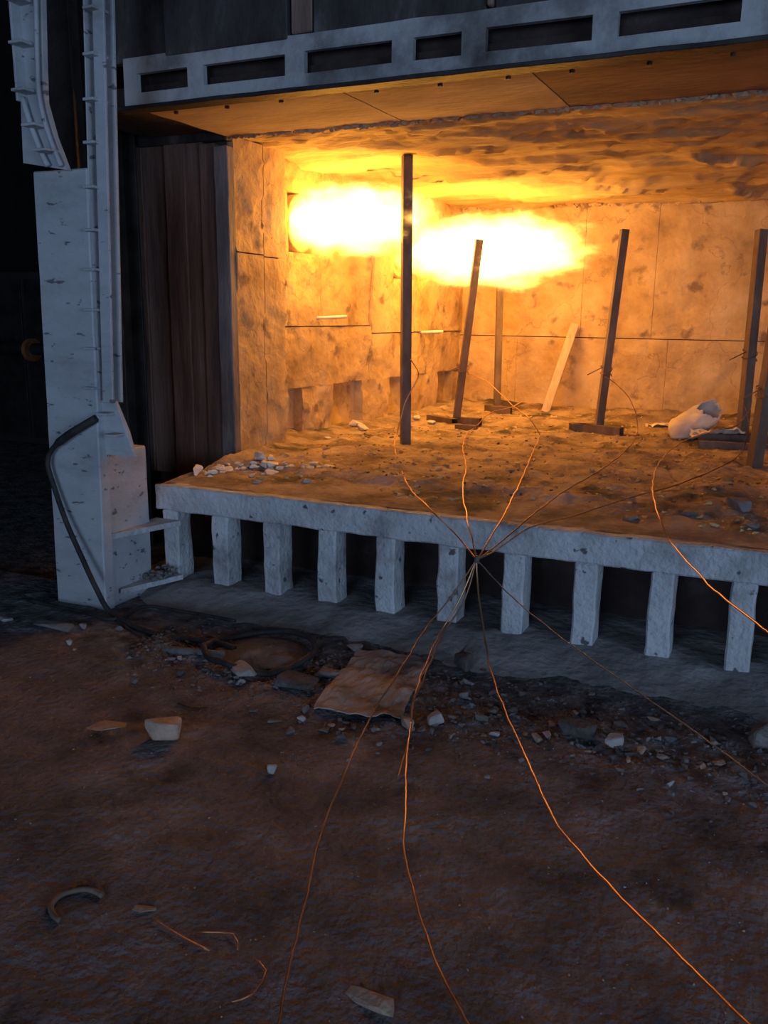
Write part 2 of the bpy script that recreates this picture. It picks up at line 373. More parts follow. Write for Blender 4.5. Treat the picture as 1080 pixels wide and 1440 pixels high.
for a, b, c, d in ports:   # round burner tile with a bore in each port
    yc, zc = (a + b) / 2, (c + d) / 2; V, F = [], []; n = 28
    for (r, dx) in ((0.195, 0.0), (0.195, -0.3), (0.13, -0.3), (0.155, 0.0)):
        for k in range(n):
            an = 2 * math.pi * k / n
            V.append((wallx(yc) - 0.03 + dx, yc + r * math.cos(an), zc + r * math.sin(an)))
    for q in range(4):
        for k in range(n):
            F.append((q * n + k, q * n + (k + 1) % n, ((q + 1) % 4) * n + (k + 1) % n, ((q + 1) % 4) * n + k))
    mesh('burner_tile', V, F, 'refractory', wb, True)

# wall_back
wk = tag(empty('wall_back', (0, 8.2, 0.5)), kind='structure', label='buff refractory back wall of the furnace chamber, cracked and stained')
place_b = lambda u, v, h: (u, 8.16 - h, v)
rows = [((0.5, 1.296), (-3.2, -2.42, -1.05, 0.35, 1.75, 3.3)), ((1.304, 2.5), (-3.2, -1.83, -1.2, 0.2, 1.6, 3.3))]
for (z0, z1), xs in rows:
    for a, b in zip(xs[:-1], xs[1:]):
        relief('panel', a + 0.0015, b - 0.0015, z0, z1, 0.035, 0.1, lambda u, v: spall(u, v, 21, 0.007), place_b, 'refractory', wk)
rbox('joint_backing', (-3.5, 8.2, 0.3), (3.5, 8.5, 2.7), 'niche_dark', wk, bevel=0)
tag(rbox('wall_chamber_end', (CH_R, 4.4, 0.3), (CH_R + 0.3, 8.3, 2.7), 'refractory', amp=0.01, cell=0.2), kind='structure')

# ceiling of the chamber, layered and flaking
def ceil_h(u, v):
    b = fbm(u * 0.9, v * 2.2, 31)
    h = 0.010 * fbm(u * 3, v * 6, 32) + 0.004 * fbm(u * 12, v * 12, 33)
    for t, s in ((-0.25, 0.012), (0.05, 0.016), (0.3, 0.016)):
        if b + 0.10 * fbm(u * 9, v * 9, 34) > t: h += s
    rag = 0.30 * fbm(u * 4, v * 8, 35)
    for cx, cy, rx, ry, d in ((-1.96, 5.36, 0.34, 0.10, 0.022), (-1.35, 5.10, 0.26, 0.06, -0.02), (-0.74, 5.28, 0.30, 0.07, 0.02), (-0.38, 6.15, 0.30, 0.34, -0.05),
                              (-0.25, 7.55, 0.30, 0.45, -0.05), (-1.95, 6.45, 0.55, 0.34, 0.024), (-1.65, 7.25, 0.62, 0.30, 0.03), (-2.75, 6.6, 0.25, 0.5, 0.02), (-0.9, 7.0, 0.5, 0.12, 0.02), (0.5, 6.5, 0.6, 0.3, 0.02)):
        if ((u - cx) / rx) ** 2 + ((v - cy) / ry) ** 2 + rag < 1: h += d
    return h
place_c = lambda u, v, h: (u, v, 2.515 - (v - 4.57) * 0.012 - h)
ch = tag(empty('ceiling_chamber', (0, 6.3, 2.6)), kind='structure', label='flaking layered refractory roof over the flames')
for a, b in ((-3.55, -0.2), (-0.19, CH_R)):
    relief('panel', a, b, 4.575, 8.22, 0.030 if a < -1 else 0.06, 0.09, ceil_h, place_c, 'refractory_ceiling', ch)
rbox('roof_backing', (-3.7, 4.5, 2.6), (3.6, 8.5, 2.8), 'niche_dark', ch, bevel=0)
# frayed fibre seams
def fringe(name, x0, x1, yfun, zfun, n, ln, parent, seed):
    rnd = random.Random(seed); bm = bmesh.new()
    for k in range(n):
        x = x0 + (x1 - x0) * (k + rnd.random()) / n
        y = yfun(x) + rnd.uniform(-0.015, 0.015); z = zfun(x)
        l = ln * rnd.uniform(0.4, 1.2); w = rnd.uniform(0.012, 0.035)
        hull(bm, (x, y, z - l), (w * 2.6, w * 1.5, l + 0.02), rnd, 8, rnd.uniform(-0.5, 0.5), rnd.uniform(-0.5, 0.5))
    return bm_obj(name, bm, 'soffit_buff', parent)
seam = fringe('fibre_fringe', -3.12, CH_R, lambda x: 4.555 + 0.012 * fbm(x * 3, 1, 1), lambda x: 2.492, 460, 0.020, ch, 3)
tag(seam, 'frayed pale fibre seam along the mouth of the roof', kind='stuff')
seam = fringe('fibre_fringe', -3.0, CH_R, lambda x: 8.10 + 0.02 * fbm(x * 2, 4, 1), lambda x: 2.455, 260, 0.03, ch, 4)
tag(seam, 'ragged pale fibre packing along the top of the back wall', kind='stuff')
V, F = [], []

# soffit panels under the lintel
sf = tag(empty('ceiling_soffit', (0, 4.1, 2.5)), kind='structure', label='flat soffit panels under the slotted lintel')
for a, b, m in ((-3.14, -2.024, 'soffit_buff'), (-2.016, -1.132, 'soffit_buff'), (-1.124, 0.2, 'soffit_rust'), (0.208, 1.6, 'soffit_buff'), (1.608, 3.2, 'soffit_rust')):
    p = relief('panel', a, b, 3.775, 4.535, 0.05, 0.03, lambda u, v: 0.004 * fbm(u * 2, v * 3, 8), lambda u, v, h: (u, v, 2.487 - h), m, sf)
    x = a + 0.16
    while x < b - 0.08:
        bm = bmesh.new(); bmesh.ops.create_cone(bm, cap_ends=True, segments=6, radius1=0.011, radius2=0.011, depth=0.012, matrix=Matrix.Translation((x, 3.87, 2.478)))
        bm_obj('bolt', bm, 'dark_steel', p); x += 0.31
rbox('soffit_backing', (-3.7, 3.8, 2.515), (3.4, 4.6, 2.60), 'niche_dark', sf, bevel=0)

# ---- brown steel front beside the mouth
wf = tag(empty('wall_front', (-3.8, 4.6, 0.5)), kind='structure', label='rust brown sheet front left of the furnace mouth')
xs = [-4.12, -3.99, -3.79, -3.60, -3.46, -3.335]
for k, (a, b) in enumerate(zip(xs[:-1], xs[1:])):
    rbox('sheet', (a + 0.002, 4.56 - 0.014 * (k % 2) - 0.004 * k, 0.46), (b + 0.010, 4.60, 2.50), 'rust_plate', wf, amp=0.004, cell=0.14, bevel=0.003, seed=k)
rbox('edge_flange', (-3.335, 4.53, 0.50), (-3.225, 4.585, 2.46), 'rust_plate', wf, amp=0.003, cell=0.12, bevel=0.004, seed=3)
rbox('edge_flange', (-3.220, 4.515, 0.50), (-3.125, 4.585, 2.44), 'jamb_steel', wf, amp=0.004, cell=0.08, bevel=0.005, seed=5)
rbox('sheet', (-4.12, 4.60, 0.0), (-3.5, 4.7, 3.6), 'niche_dark', wf, bevel=0)
rbox('sheet', (-3.79, 4.52, 2.47), (-3.13, 4.6, 3.4), 'dark_plate', wf, amp=0.003, cell=0.2)

# ---- lintel with slots
lin = tag(empty('slotted_lintel_beam', (0, 3.76, 2.475)), 'pale painted steel lintel with a row of long slots over the furnace mouth', 'beam')
slots = [(-3.11, -2.803), (-2.71, -2.255), (-2.155, -1.72), (-1.62, -1.402), (-1.297, -0.86), (-0.76, -0.317), (-0.21, 0.23), (0.34, 0.78), (0.89, 1.1), (1.21, 1.65), (1.76, 2.2), (2.31, 2.75)]
xsb = sorted([-3.19, 3.2] + [q for s in slots for q in s]); zsb = [2.492, 2.552, 2.642, 2.715]
bm = bmesh.new(); vg = {}
def gv(i, j, y):
    if (i, j, y) not in vg:
        x = xsb[i]; z = zsb[j]
        wob = 0.006 * fbm(x * 3, z * 9, 4)
        vg[(i, j, y)] = bm.verts.new((x, y + 0.006 * fbm(x * 2, z, 2), z + wob))
    return vg[(i, j, y)]
solid = lambda i, j: 0 <= i < len(xsb) - 1 and 0 <= j < 3 and not (j == 1 and any(abs(xsb[i] - s[0]) < 1e-6 for s in slots))
for i in range(len(xsb) - 1):
    for j in range(3):
        if not solid(i, j): continue
        bm.faces.new((gv(i, j, 3.735), gv(i + 1, j, 3.735), gv(i + 1, j + 1, 3.735), gv(i, j + 1, 3.735)))
        bm.faces.new((gv(i, j, 3.765), gv(i, j + 1, 3.765), gv(i + 1, j + 1, 3.765), gv(i + 1, j, 3.765)))
        for (di, dj, e) in ((-1, 0, ((i, j), (i, j + 1))), (1, 0, ((i + 1, j), (i + 1, j + 1))), (0, -1, ((i, j), (i + 1, j))), (0, 1, ((i, j + 1), (i + 1, j + 1)))):
            if not solid(i + di, j + dj):
                (p, q) = e
                bm.faces.new((gv(*p, 3.735), gv(*q, 3.735), gv(*q, 3.765), gv(*p, 3.765)))
bm_obj('slotted_plate', bm, 'lintel_paint', lin)
rbox('slot_backing', (-3.19, 3.84, 2.50), (3.2, 3.87, 2.72), 'niche_dark', lin, bevel=0)
rbox('lower_lip', (-3.22, 3.70, 2.470), (3.2, 3.80, 2.490), 'dark_steel', lin, amp=0.003, cell=0.2, bevel=0.003)
hood = tag(empty('wall_hood', (0, 3.8, 2.72)), kind='structure', label='sooty plates above the slotted lintel')
hx = [-3.45, -2.93, -2.235, -2.12, -1.30, -1.27, -0.35, 0.6, 1.7, 3.2]
for k, (a, b) in enumerate(zip(hx[:-1], hx[1:])):
    rbox('plate', (a + 0.003, 3.75 - 0.02 * ((k * 7) % 3 == 1), 2.70 if b - a > 0.2 else 2.725), (b - 0.003, 3.80, 3.7), 'rust_plate' if b - a < 0.2 else 'dark_plate', hood, amp=0.004, cell=0.25, seed=k)

# ---- platform: slab on piers
pf = tag(empty('furnace_platform', (0, 3.85, 0)), 'limewashed concrete platform edge carried on short square piers', 'platform')
slab = rbox('slab', (-3.122, 3.735, 0.432), (3.2, 4.62, 0.572), 'limewash', pf, amp=0.007, cell=0.055, bevel=0.008, seed=4, smooth=False)
for k in range(-1, 18):
    x = -2.703 + 0.3255 * k
    rbox('pier', (x - 0.05, 3.738, -0.03), (x + 0.05, 3.87, 0.436), 'limewash', pf, amp=0.007, cell=0.045, bevel=0.008, seed=20 + k)
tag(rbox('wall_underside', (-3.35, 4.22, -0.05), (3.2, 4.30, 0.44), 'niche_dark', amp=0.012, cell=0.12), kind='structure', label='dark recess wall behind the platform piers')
# dusty footing in front of and between the piers
V, F = [], []
nx, ny = 240, 26
for j in range(ny + 1):
    for i in range(nx + 1):
        x = -3.35 + 6.5 * i / nx; t = j / ny
        y = 3.34 + 0.05 * fbm(x * 2, 1, 7) + t * (4.24 - 3.34)
        z = -0.02 + 0.075 * min(1, t / 0.42) ** 0.8 + 0.012 * fbm(x * 4, y * 4, 12) + 0.006 * fbm(x * 14, y * 14, 12)
        if x < -2.9: z -= 0.03 * min(1.0, (-2.9 - x) / 0.3)
        V.append((x, y, z))
for j in range(ny):
    for i in range(nx):
        a = j * (nx + 1) + i; F.append((a, a + 1, a + nx + 2, a + nx + 1))
tag(mesh('floor_footing', V, F, 'dust_concrete', smooth=True), kind='structure', label='dusty pale concrete footing along the piers')

# hearth: uneven floor of the chamber and dust on the slab
hx_ = axis([(-3.56, 0.6, 190), (0.6, 3.2, 30)]); hy_ = axis([(3.80, 6.6, 150), (6.6, 8.2, 55)])
V = [(x, y, hearth_z(x, y) + 0.002) for y in hy_ for x in hx_]; W = len(hx_)
F = [(j * W + i, j * W + i + 1, (j + 1) * W + i + 1, (j + 1) * W + i) for j in range(len(hy_) - 1) for i in range(W - 1)
     if not (hy_[j] < 4.58 and hx_[i] < -3.12)]
tag(mesh('floor_hearth', V, F, 'hearth', smooth=True), kind='structure', label='rubbly buff and dark hearth floor inside the furnace')
tag(rbox('floor_hearth_base', (-3.6, 4.63, 0.0), (3.3, 8.4, 0.52), 'niche_dark', bevel=0), kind='structure')

# ================================================================== FLAMES
def flame_material(name, strength, seed, lo, hi):
    m = bpy.data.materials.new(name); m.use_nodes = True
    nt = m.node_tree; N = nt.nodes; L = nt.links
    N.remove(N['Principled BSDF']); out = N['Material Output']
    tc = N.new('ShaderNodeTexCoord')
    mp = N.new('ShaderNodeMapping'); mp.inputs['Scale'].default_value = (1.3, 1.0, 1.0); mp.inputs['Location'].default_value = (seed, seed, 0)
    L.new(tc.outputs['Object'], mp.inputs[0])
    n = N.new('ShaderNodeTexNoise'); n.inputs['Scale'].default_value = 3.0; n.inputs['Detail'].default_value = 7; n.inputs['Roughness'].default_value = 0.66
    L.new(mp.outputs[0], n.inputs['Vector'])
    sub = N.new('ShaderNodeVectorMath'); sub.operation = 'SUBTRACT'; sub.inputs[1].default_value = (0.5, 0.5, 0.5)
    L.new(n.outputs['Color'], sub.inputs[0])
    sc = N.new('ShaderNodeVectorMath'); sc.operation = 'MULTIPLY'; sc.inputs[1].default_value = (0.7, 1.1, 1.1); L.new(sub.outputs[0], sc.inputs[0])
    ad = N.new('ShaderNodeVectorMath'); ad.operation = 'ADD'; L.new(sc.outputs[0], ad.inputs[0]); L.new(tc.outputs['Object'], ad.inputs[1])
    ln = N.new('ShaderNodeVectorMath'); ln.operation = 'LENGTH'; L.new(ad.outputs[0], ln.inputs[0])
    mr = N.new('ShaderNodeMapRange'); mr.inputs[1].default_value = hi; mr.inputs[2].default_value = lo; mr.inputs[3].default_value = 0; mr.inputs[4].default_value = 1
    L.new(ln.outputs[1], mr.inputs[0])
    pw = N.new('ShaderNodeMath'); pw.operation = 'POWER'; pw.inputs[1].default_value = 2.0; L.new(mr.outputs[0], pw.inputs[0])
    ms = N.new('ShaderNodeMath'); ms.operation = 'MULTIPLY'; ms.inputs[1].default_value = strength; L.new(pw.outputs[0], ms.inputs[0])
    em = N.new('ShaderNodeEmission'); em.inputs[0].default_value = (1.0, 0.47, 0.085, 1); L.new(ms.outputs[0], em.inputs[1])
    L.new(em.outputs[0], out.inputs['Volume'])
    MATS[name] = m
def core_material(name, strength):
    m = bpy.data.materials.new(name); m.use_nodes = True
    nt = m.node_tree; N = nt.nodes; L = nt.links
    N.remove(N['Principled BSDF'])
    em = N.new('ShaderNodeEmission'); em.inputs[0].default_value = (1.0, 0.42, 0.045, 1); em.inputs[1].default_value = strength
    L.new(em.outputs[0], N['Material Output'].inputs['Surface'])
    MATS[name] = m
core_material('flame_core', 23.0)
def flame(label, c, ext, core_c, core_ext, strength, seed):
    root = tag(empty('burner_flame', (c[0] - ext[0], c[1], c[2])), label, 'flame', 'gas flames from the burner ports')
    nm = 'flame_gas_%d' % seed; flame_material(nm, strength, seed * 3.7, 0.50, 0.71)
    bm = bmesh.new(); bmesh.ops.create_icosphere(bm, subdivisions=4, radius=1.08)
    o = bm_obj('flame_gas', bm, nm, root); o.matrix_parent_inverse = Matrix.Identity(4)
    o.matrix_parent_inverse = Matrix.Translation(-Vector(root.location)); o.location = c; o.scale = ext
    bm = bmesh.new(); bmesh.ops.create_icosphere(bm, subdivisions=4, radius=1.0)
    for v in bm.verts:
        p = Vector((core_c[0] + v.co.x * core_ext[0], core_c[1] + v.co.y * core_ext[1], core_c[2] + v.co.z * core_ext[2]))
        p += Vector((fbm(p.x * 6, p.y * 6, p.z * 6), 0, fbm(p.x * 6 + 9, p.y * 6, p.z * 6))) * 0.035
        v.co = p
    bm_obj('flame_core', bm, 'flame_core', root, True)
flame('white-hot gas flame blowing from the burner port nearer the furnace mouth', (-2.86, 5.58, 2.12), (0.95, 0.34, 0.36), (-2.85, 5.58, 2.11), (0.42, 0.085, 0.085), 40, 1)
flame('white-hot tapering gas flame blowing from the burner port deeper inside', (-2.34, 7.0, 2.0), (1.28, 0.42, 0.44), (-2.46, 7.0, 1.995), (0.56, 0.11, 0.12), 38, 2)

# ================================================================== THINGS
# ---- painted column with lug rail on the left
SH = 0.022
colm = tag(empty('guide_column', (-3.23, 3.4, 0)), 'pale blue-grey painted column with a lug rail up its side, left of the platform', 'column')
rbox('shaft', (-3.405, 3.26, -0.04), (-3.075, 3.33, 2.13), 'column_paint', colm, amp=0.003, cell=0.12, bevel=0.006, shear=(SH, 0), seed=2)
rbox('plinth', (-3.395, 3.32, -0.04), (-3.085, 3.64, 0.80), 'column_paint', colm, amp=0.004, cell=0.09, bevel=0.008, seed=6)
rail = rbox('rail_web', (-3.090, 3.335, 1.06), (-2.965, 3.35, 3.2), 'column_paint', colm, amp=0.001, cell=0.3, bevel=0.002, shear=(SH * 2.0, 0))
rbox('rail_flange', (-3.078, 3.27, 1.06), (-3.070, 3.34, 3.2), 'column_paint', colm, bevel=0.002, shear=(SH * 2.0, 0))
rbox('rail_flange', (-3.030, 3.275, 1.06), (-2.966, 3.290, 3.2), 'column_paint', colm, bevel=0.003, shear=(SH * 2.0, 0))
for (x, z) in ((-2.953, 2.596), (-2.968, 2.413), (-2.982, 2.234), (-2.997, 2.045), (-3.012, 1.858), (-3.026, 1.682), (-3.041, 1.499), (-3.055, 1.319), (-3.07, 1.131), (-2.938, 2.78), (-2.923, 2.97)):
    rbox('lug', (x - 0.035, 3.235, z - 0.006), (x + 0.025, 3.335, z + 0.006), 'column_paint', colm, bevel=0.002)
# rail foot bending outwards
V = [(-3.09, 3.29, 1.07), (-2.965, 3.29, 1.07), (-2.915, 3.31, 0.92), (-2.885, 3.315, 0.80), (-3.09, 3.315, 0.80), (-3.09, 3.30, 0.93)]
n = len(V); V += [(x, y + 0.02, z) for x, y, z in V]
mesh('rail_foot', V, [tuple(range(n)), tuple(range(2 * n - 1, n - 1, -1))] + [(k, (k + 1) % n, n + (k + 1) % n, n + k) for k in range(n)], 'column_paint', colm)
for x, z in ((-3.0, 1.01), (-2.955, 0.91)):
    rbox('lug', (x - 0.035, 3.23, z - 0.006), (x + 0.03, 3.34, z + 0.006), 'column_paint', colm, bevel=0.002)
# upper curved rack on the shaft head
ol = [(-3.376, 2.165), (-3.108, 2.120), (-3.169, 2.261), (-3.214, 2.415), (-3.205, 2.60), (-3.189, 2.84), (-3.185, 3.2), (-3.335, 3.2), (-3.341, 2.855), (-3.36, 2.50)]
V = [(x, 3.225, z) for x, z in ol] + [(x, 3.25, z) for x, z in ol]; n = len(ol)
mesh('head_plate', V, [tuple(range(n)), tuple(range(2 * n - 1, n - 1, -1))] + [(k, (k + 1) % n, n + (k + 1) % n, n + k) for k in range(n)], 'column_paint', colm)
rbox('head_rib', (-3.335, 3.17, 2.42), (-3.322, 3.23, 3.2), 'column_paint', colm, bevel=0.002)
tube('head_rib', [(-3.325, 3.2, 2.44), (-3.29, 3.2, 2.33), (-3.235, 3.2, 2.20), (-3.20, 3.2, 2.14)], 0.014, 'column_paint', colm, sides=5)
tube('head_rib', [(-3.205, 3.205, 2.84), (-3.222, 3.205, 2.6), (-3.226, 3.205, 2.43), (-3.185, 3.205, 2.27), (-3.125, 3.205, 2.135)], 0.012, 'column_paint', colm, sides=5)
for x, z in ((-3.285, 2.655), (-3.29, 2.46), (-3.245, 2.31), (-3.185, 2.20), (-3.28, 2.83)):
    rbox('lug', (x - 0.04, 3.14, z - 0.006), (x + 0.04, 3.23, z + 0.006), 'column_paint', colm, bevel=0.002)

# ---- dark steel uprights behind the column
for lo, hi, lab in (((-3.56, 3.60, 0.0), (-3.40, 3.76, 3.9), 'dark steel upright standing close behind the painted column'),
                    ((-3.96, 4.28, 0.0), (-3.76, 4.48, 3.9), 'dark rusty steel upright beside the brown sheet front')):
    up_ = tag(empty('steel_upright', ((lo[0] + hi[0]) / 2, (lo[1] + hi[1]) / 2, 0)), lab, 'upright')
    rbox('flange', (lo[0], lo[1], -0.04), (hi[0], lo[1] + 0.018, hi[2]), 'dark_steel', up_, bevel=0.002)
    rbox('flange', (lo[0], hi[1] - 0.018, -0.04), (hi[0], hi[1], hi[2]), 'dark_steel', up_, bevel=0.002)
    mx = (lo[0] + hi[0]) / 2
    rbox('web', (mx - 0.01, lo[1] + 0.018, -0.04), (mx + 0.01, hi[1] - 0.018, hi[2]), 'dark_steel', up_, bevel=0)

# ---- step brackets between column and platform
def step(z, label, pts):
    n = len(pts); th = 0.028
    V = [(x, y, z) for x, y in pts] + [(x, y, z - th) for x, y in pts]
    o = mesh('step_plate', V, [tuple(range(n)), tuple(range(2 * n - 1, n - 1, -1))] + [(k, n + k, n + (k + 1) % n, (k + 1) % n) for k in range(n)], 'limewash')
    return tag(o, label, 'step', 'steps beside the column')
step(0.385, 'upper pale step plate between painted column and platform pier', [(-3.084, 3.31), (-2.955, 3.735), (-3.12, 3.737), (-3.12, 3.642), (-3.084, 3.642)])
step(0.085, 'lower pale step plate heaped with grit beside the painted column', [(-3.06, 3.36), (-2.94, 3.72), (-3.12, 3.737), (-3.12, 3.642), (-3.084, 3.642), (-3.084, 3.40)])

# ---- posts and T-foot stands in the furnace
def sq_tube(name, p0, p1, w, mat, parent, roll=0.0, wall=0.006):
    """hollow square tube from p0 to p1 with open ends"""
    p0 = Vector(p0); p1 = Vector(p1); t = (p1 - p0).normalized()
    ref = Vector((0, 0, 1)) if abs(t.z) < 0.8 else Vector((1, 0, 0))
    a = (ref - t * ref.dot(t)).normalized(); b = t.cross(a)
    a, b = a * math.cos(roll) + b * math.sin(roll), b * math.cos(roll) - a * math.sin(roll)
    V, F = [], []
    for p in (p0, p1):
        for h in (w / 2, w / 2 - wall):
            for s, q in ((-1, -1), (1, -1), (1, 1), (-1, 1)): V.append(p + a * (s * h) + b * (q * h))
    for k in range(4):
        j = (k + 1) % 4
        F += [(k, j, 8 + j, 8 + k), (4 + j, 4 + k, 12 + k, 12 + j), (j, k, 4 + k, 4 + j), (8 + k, 8 + j, 12 + j, 12 + k)]
    bm = bmesh.new(); me = bpy.data.meshes.new('t'); me.from_pydata([tuple(v) for v in V], [], F); bm.from_mesh(me); bpy.data.meshes.remove(me)
    return bm_obj(name, bm, mat, parent)

def stand(label, base, top, w, roll, feet, group=None):
    bx, by = base
    zb = hearth_z(bx, by) - 0.002
    root = tag(empty('steel_post_stand' if feet else 'steel_post', (bx, by, zb)), label, 'post', group)
    fw = w * 1.2
    z0 = zb + (fw if feet else -0.01)
    p = sq_tube('post', (bx, by, z0), top, w, 'post_steel', root, roll)
    for (x0, y0, x1, y1) in feet:
        f = sq_tube('foot_tube', (bx + x0, by + y0, zb + fw / 2), (bx + x1, by + y1, zb + fw / 2), fw, 'post_steel', root)
    return root
GP = 'steel test posts in the furnace'
stand('tall dark square steel post reaching from hearth to furnace roof', (-2.395, 5.50), (-2.415, 5.50, 2.49), 0.062, math.radians(38), [])
stand('leaning square steel post on a T foot in front of the deeper flame', (-2.484, 6.75), (-2.345, 6.77, 2.065), 0.055, math.radians(30), [(-0.26, 0.05, 0.03, -0.12), (-0.03, 0.03, 0.2, 0.02)])
stand('pale upright square steel post on a short foot behind the deeper flame', (-2.42, 7.62), (-2.445, 7.64, 2.05), 0.055, math.radians(30), [(-0.02, -0.10, 0.16, -0.08), (-0.10, 0.03, 0.02, -0.06)])
stand('leaning square steel post on a T foot standing alone before the back wall', (-1.325, 6.75), (-1.245, 6.82, 2.115), 0.056, math.radians(28), [(-0.22, 0.02, 0.19, -0.10), (-0.20, -0.05, -0.02, 0.03)])
stand('dark square steel post behind the white torn tube', (-0.30, 6.62), (-0.315, 6.8, 2.085), 0.062, math.radians(35), [(-0.28, -0.06, 0.28, 0.04), (-0.02, 0.0, 0.05, 0.24)])
stand('dark square steel post with wire wrapped round it, close to the platform edge', (-0.172, 5.66), (-0.10, 5.75, 2.10), 0.066, math.radians(36), [])
tag(sq_tube('tube_offcut', (-2.37, 6.42, hearth_z(-2.3, 6.42) + 0.022), (-2.20, 6.44, hearth_z(-2.3, 6.42) + 0.022), 0.045, 'post_steel', None), 'short offcut of square steel tube lying by a T foot', 'offcut')
tag(sq_tube('tube_offcut', (-0.55, 6.28, hearth_z(-0.3, 6.3) + 0.026), (0.12, 6.36, hearth_z(-0.3, 6.3) + 0.026), 0.05, 'post_steel', None), 'long dark square tube lying in front of the torn white tube', 'offcut')

# leaning plank
root_p = Vector((-2.02, 7.80, hearth_z(-2.02, 7.8))); top_p = Vector((-1.865, 8.10, 1.42))
bm = bmesh.new(); bmesh.ops.create_cube(bm, size=1)
t = (top_p - root_p); L_ = t.length; t.normalize(); a = Vector((1, 0.2, 0)); a = (a - t * a.dot(t)).normalized(); b = t.cross(a)
for v in bm.verts: v.co = root_p + t * ((v.co.z + 0.5) * L_) + a * (v.co.x * 0.075) + b * (v.co.y * 0.022)
bmesh.ops.bevel(bm, geom=bm.edges[:], offset=0.003, segments=1, affect='EDGES')
tag(bm_obj('wooden_plank', bm, 'timber'), 'pale narrow plank leaning against the furnace back wall', 'plank')

# ceramic rods out of the burner wall
for (x, y, z, dx, dy, lab) in ((-3.22, 5.68, 1.455, 0.21, 0.13, 'pale ceramic rod sticking out of the wall below the nearer flame'), (-3.08, 7.34, 1.332, 0.22, 0.02, 'pale ceramic rod sticking out of the wall below the deeper flame')):
    tag(tube('ceramic_rod', [(x - 0.05, y - 0.03, z), (x + dx, y + dy, z + 0.015)], 0.012, 'ceramic', sides=10, step=0.3), lab, 'rod')

# torn white tube
def torn_tube():
    c = Vector((-0.60, 6.72, 0)); c.z = hearth_z(c.x, c.y) + 0.095
    ax = Vector((0.60, -0.42, 0.60)).normalized()
    p0 = c - ax * 0.10 + Vector((-0.05, 0, 0)); a = ax.cross(Vector((0, 1, 0))).normalized(); b = ax.cross(a)
    V, F = [], []; ns, nl = 36, 14
    for layer in (0, 1):
        for j in range(nl + 1):
            for i in range(ns):
                an = 2 * math.pi * i / ns; t = j / nl
                L_ = 0.33 + 0.07 * fbm(math.cos(an) * 2, math.sin(an) * 2, 4) - 0.05 * max(0, math.cos(an - 0.4))
                r = 0.135 - 0.055 * t + 0.014 * fbm(math.cos(an) * 1.5, math.sin(an) * 1.5, t * 3) - 0.005 * layer
                p = p0 + ax * (t * L_) + a * (r * math.cos(an)) + b * (r * math.sin(an))
                p.z = max(p.z, hearth_z(p.x, p.y) + 0.008)
                V.append(p)
    o = (nl + 1) * ns
    for j in range(nl):
        for i in range(ns):
            q = (i + 1) % ns
            F.append((j * ns + i, j * ns + q, (j + 1) * ns + q, (j + 1) * ns + i))
            F.append((o + j * ns + q, o + j * ns + i, o + (j + 1) * ns + i, o + (j + 1) * ns + q))
    for i in range(ns):
        q = (i + 1) % ns
        F.append((q, i, o + i, o + q)); F.append((nl * ns + i, nl * ns + q, o + nl * ns + q, o + nl * ns + i))
    root = tag(empty('torn_tube', (c.x, c.y, hearth_z(c.x, c.y))), 'torn white paper-like tube lying tilted on the hearth', 'tube')
    mesh('wrap', V, F, 'paper', root, True)
    return root
root = torn_tube()
def sheet(name, cx, cy, sx, sy, rot, mat, zf, lift, amp, seed, nx=26, ny=20, parent=None, curl=0.0, th=0.004, ragged=0.12):
    V, F = [], []
    cr, sr = math.cos(rot), math.sin(rot)
    for layer in (0, 1):
        for j in range(ny + 1):
            for i in range(nx + 1):
                u = 2 * i / nx - 1; v = 2 * j / ny - 1
                rg = 1 + ragged * fbm(u * 2 + seed, v * 2, seed)
                x = u * sx / 2 * rg; y = v * sy / 2 * rg
                X = cx + x * cr - y * sr; Y = cy + x * sr + y * cr
                z = zf(X, Y) + lift + amp * (fbm(X * 5, Y * 5, seed) + 0.6) + curl * abs(u) ** 3
                V.append((X, Y, max(z, zf(X, Y) + 0.004) - layer * th))
    o = (nx + 1) * (ny + 1); W = nx + 1
    for j in range(ny):
        for i in range(nx):
            a = j * W + i; F += [(a, a + 1, a + W + 1, a + W), (o + a, o + a + W, o + a + W + 1, o + a + 1)]
    rim = [i for i in range(W)] + [j * W + nx for j in range(1, ny + 1)] + [ny * W + i for i in range(nx - 1, -1, -1)] + [j * W for j in range(ny - 1, 0, -1)]
    for k in range(len(rim)):
        p, q = rim[k], rim[(k + 1) % len(rim)]; F.append((q, p, o + p, o + q))
    return mesh(name, V, F, mat, parent, False)
sheet('torn_flap', -0.46, 6.52, 0.34, 0.16, 0.35, 'paper', hearth_z, 0.05, 0.07, 5, parent=root)
tag(sheet('paper_sheet', -0.90, 7.35, 0.28, 0.30, 0.3, 'paper', hearth_z, 0.006, 0.03, 8), 'flat crumpled white sheet lying behind the torn tube', 'sheet')

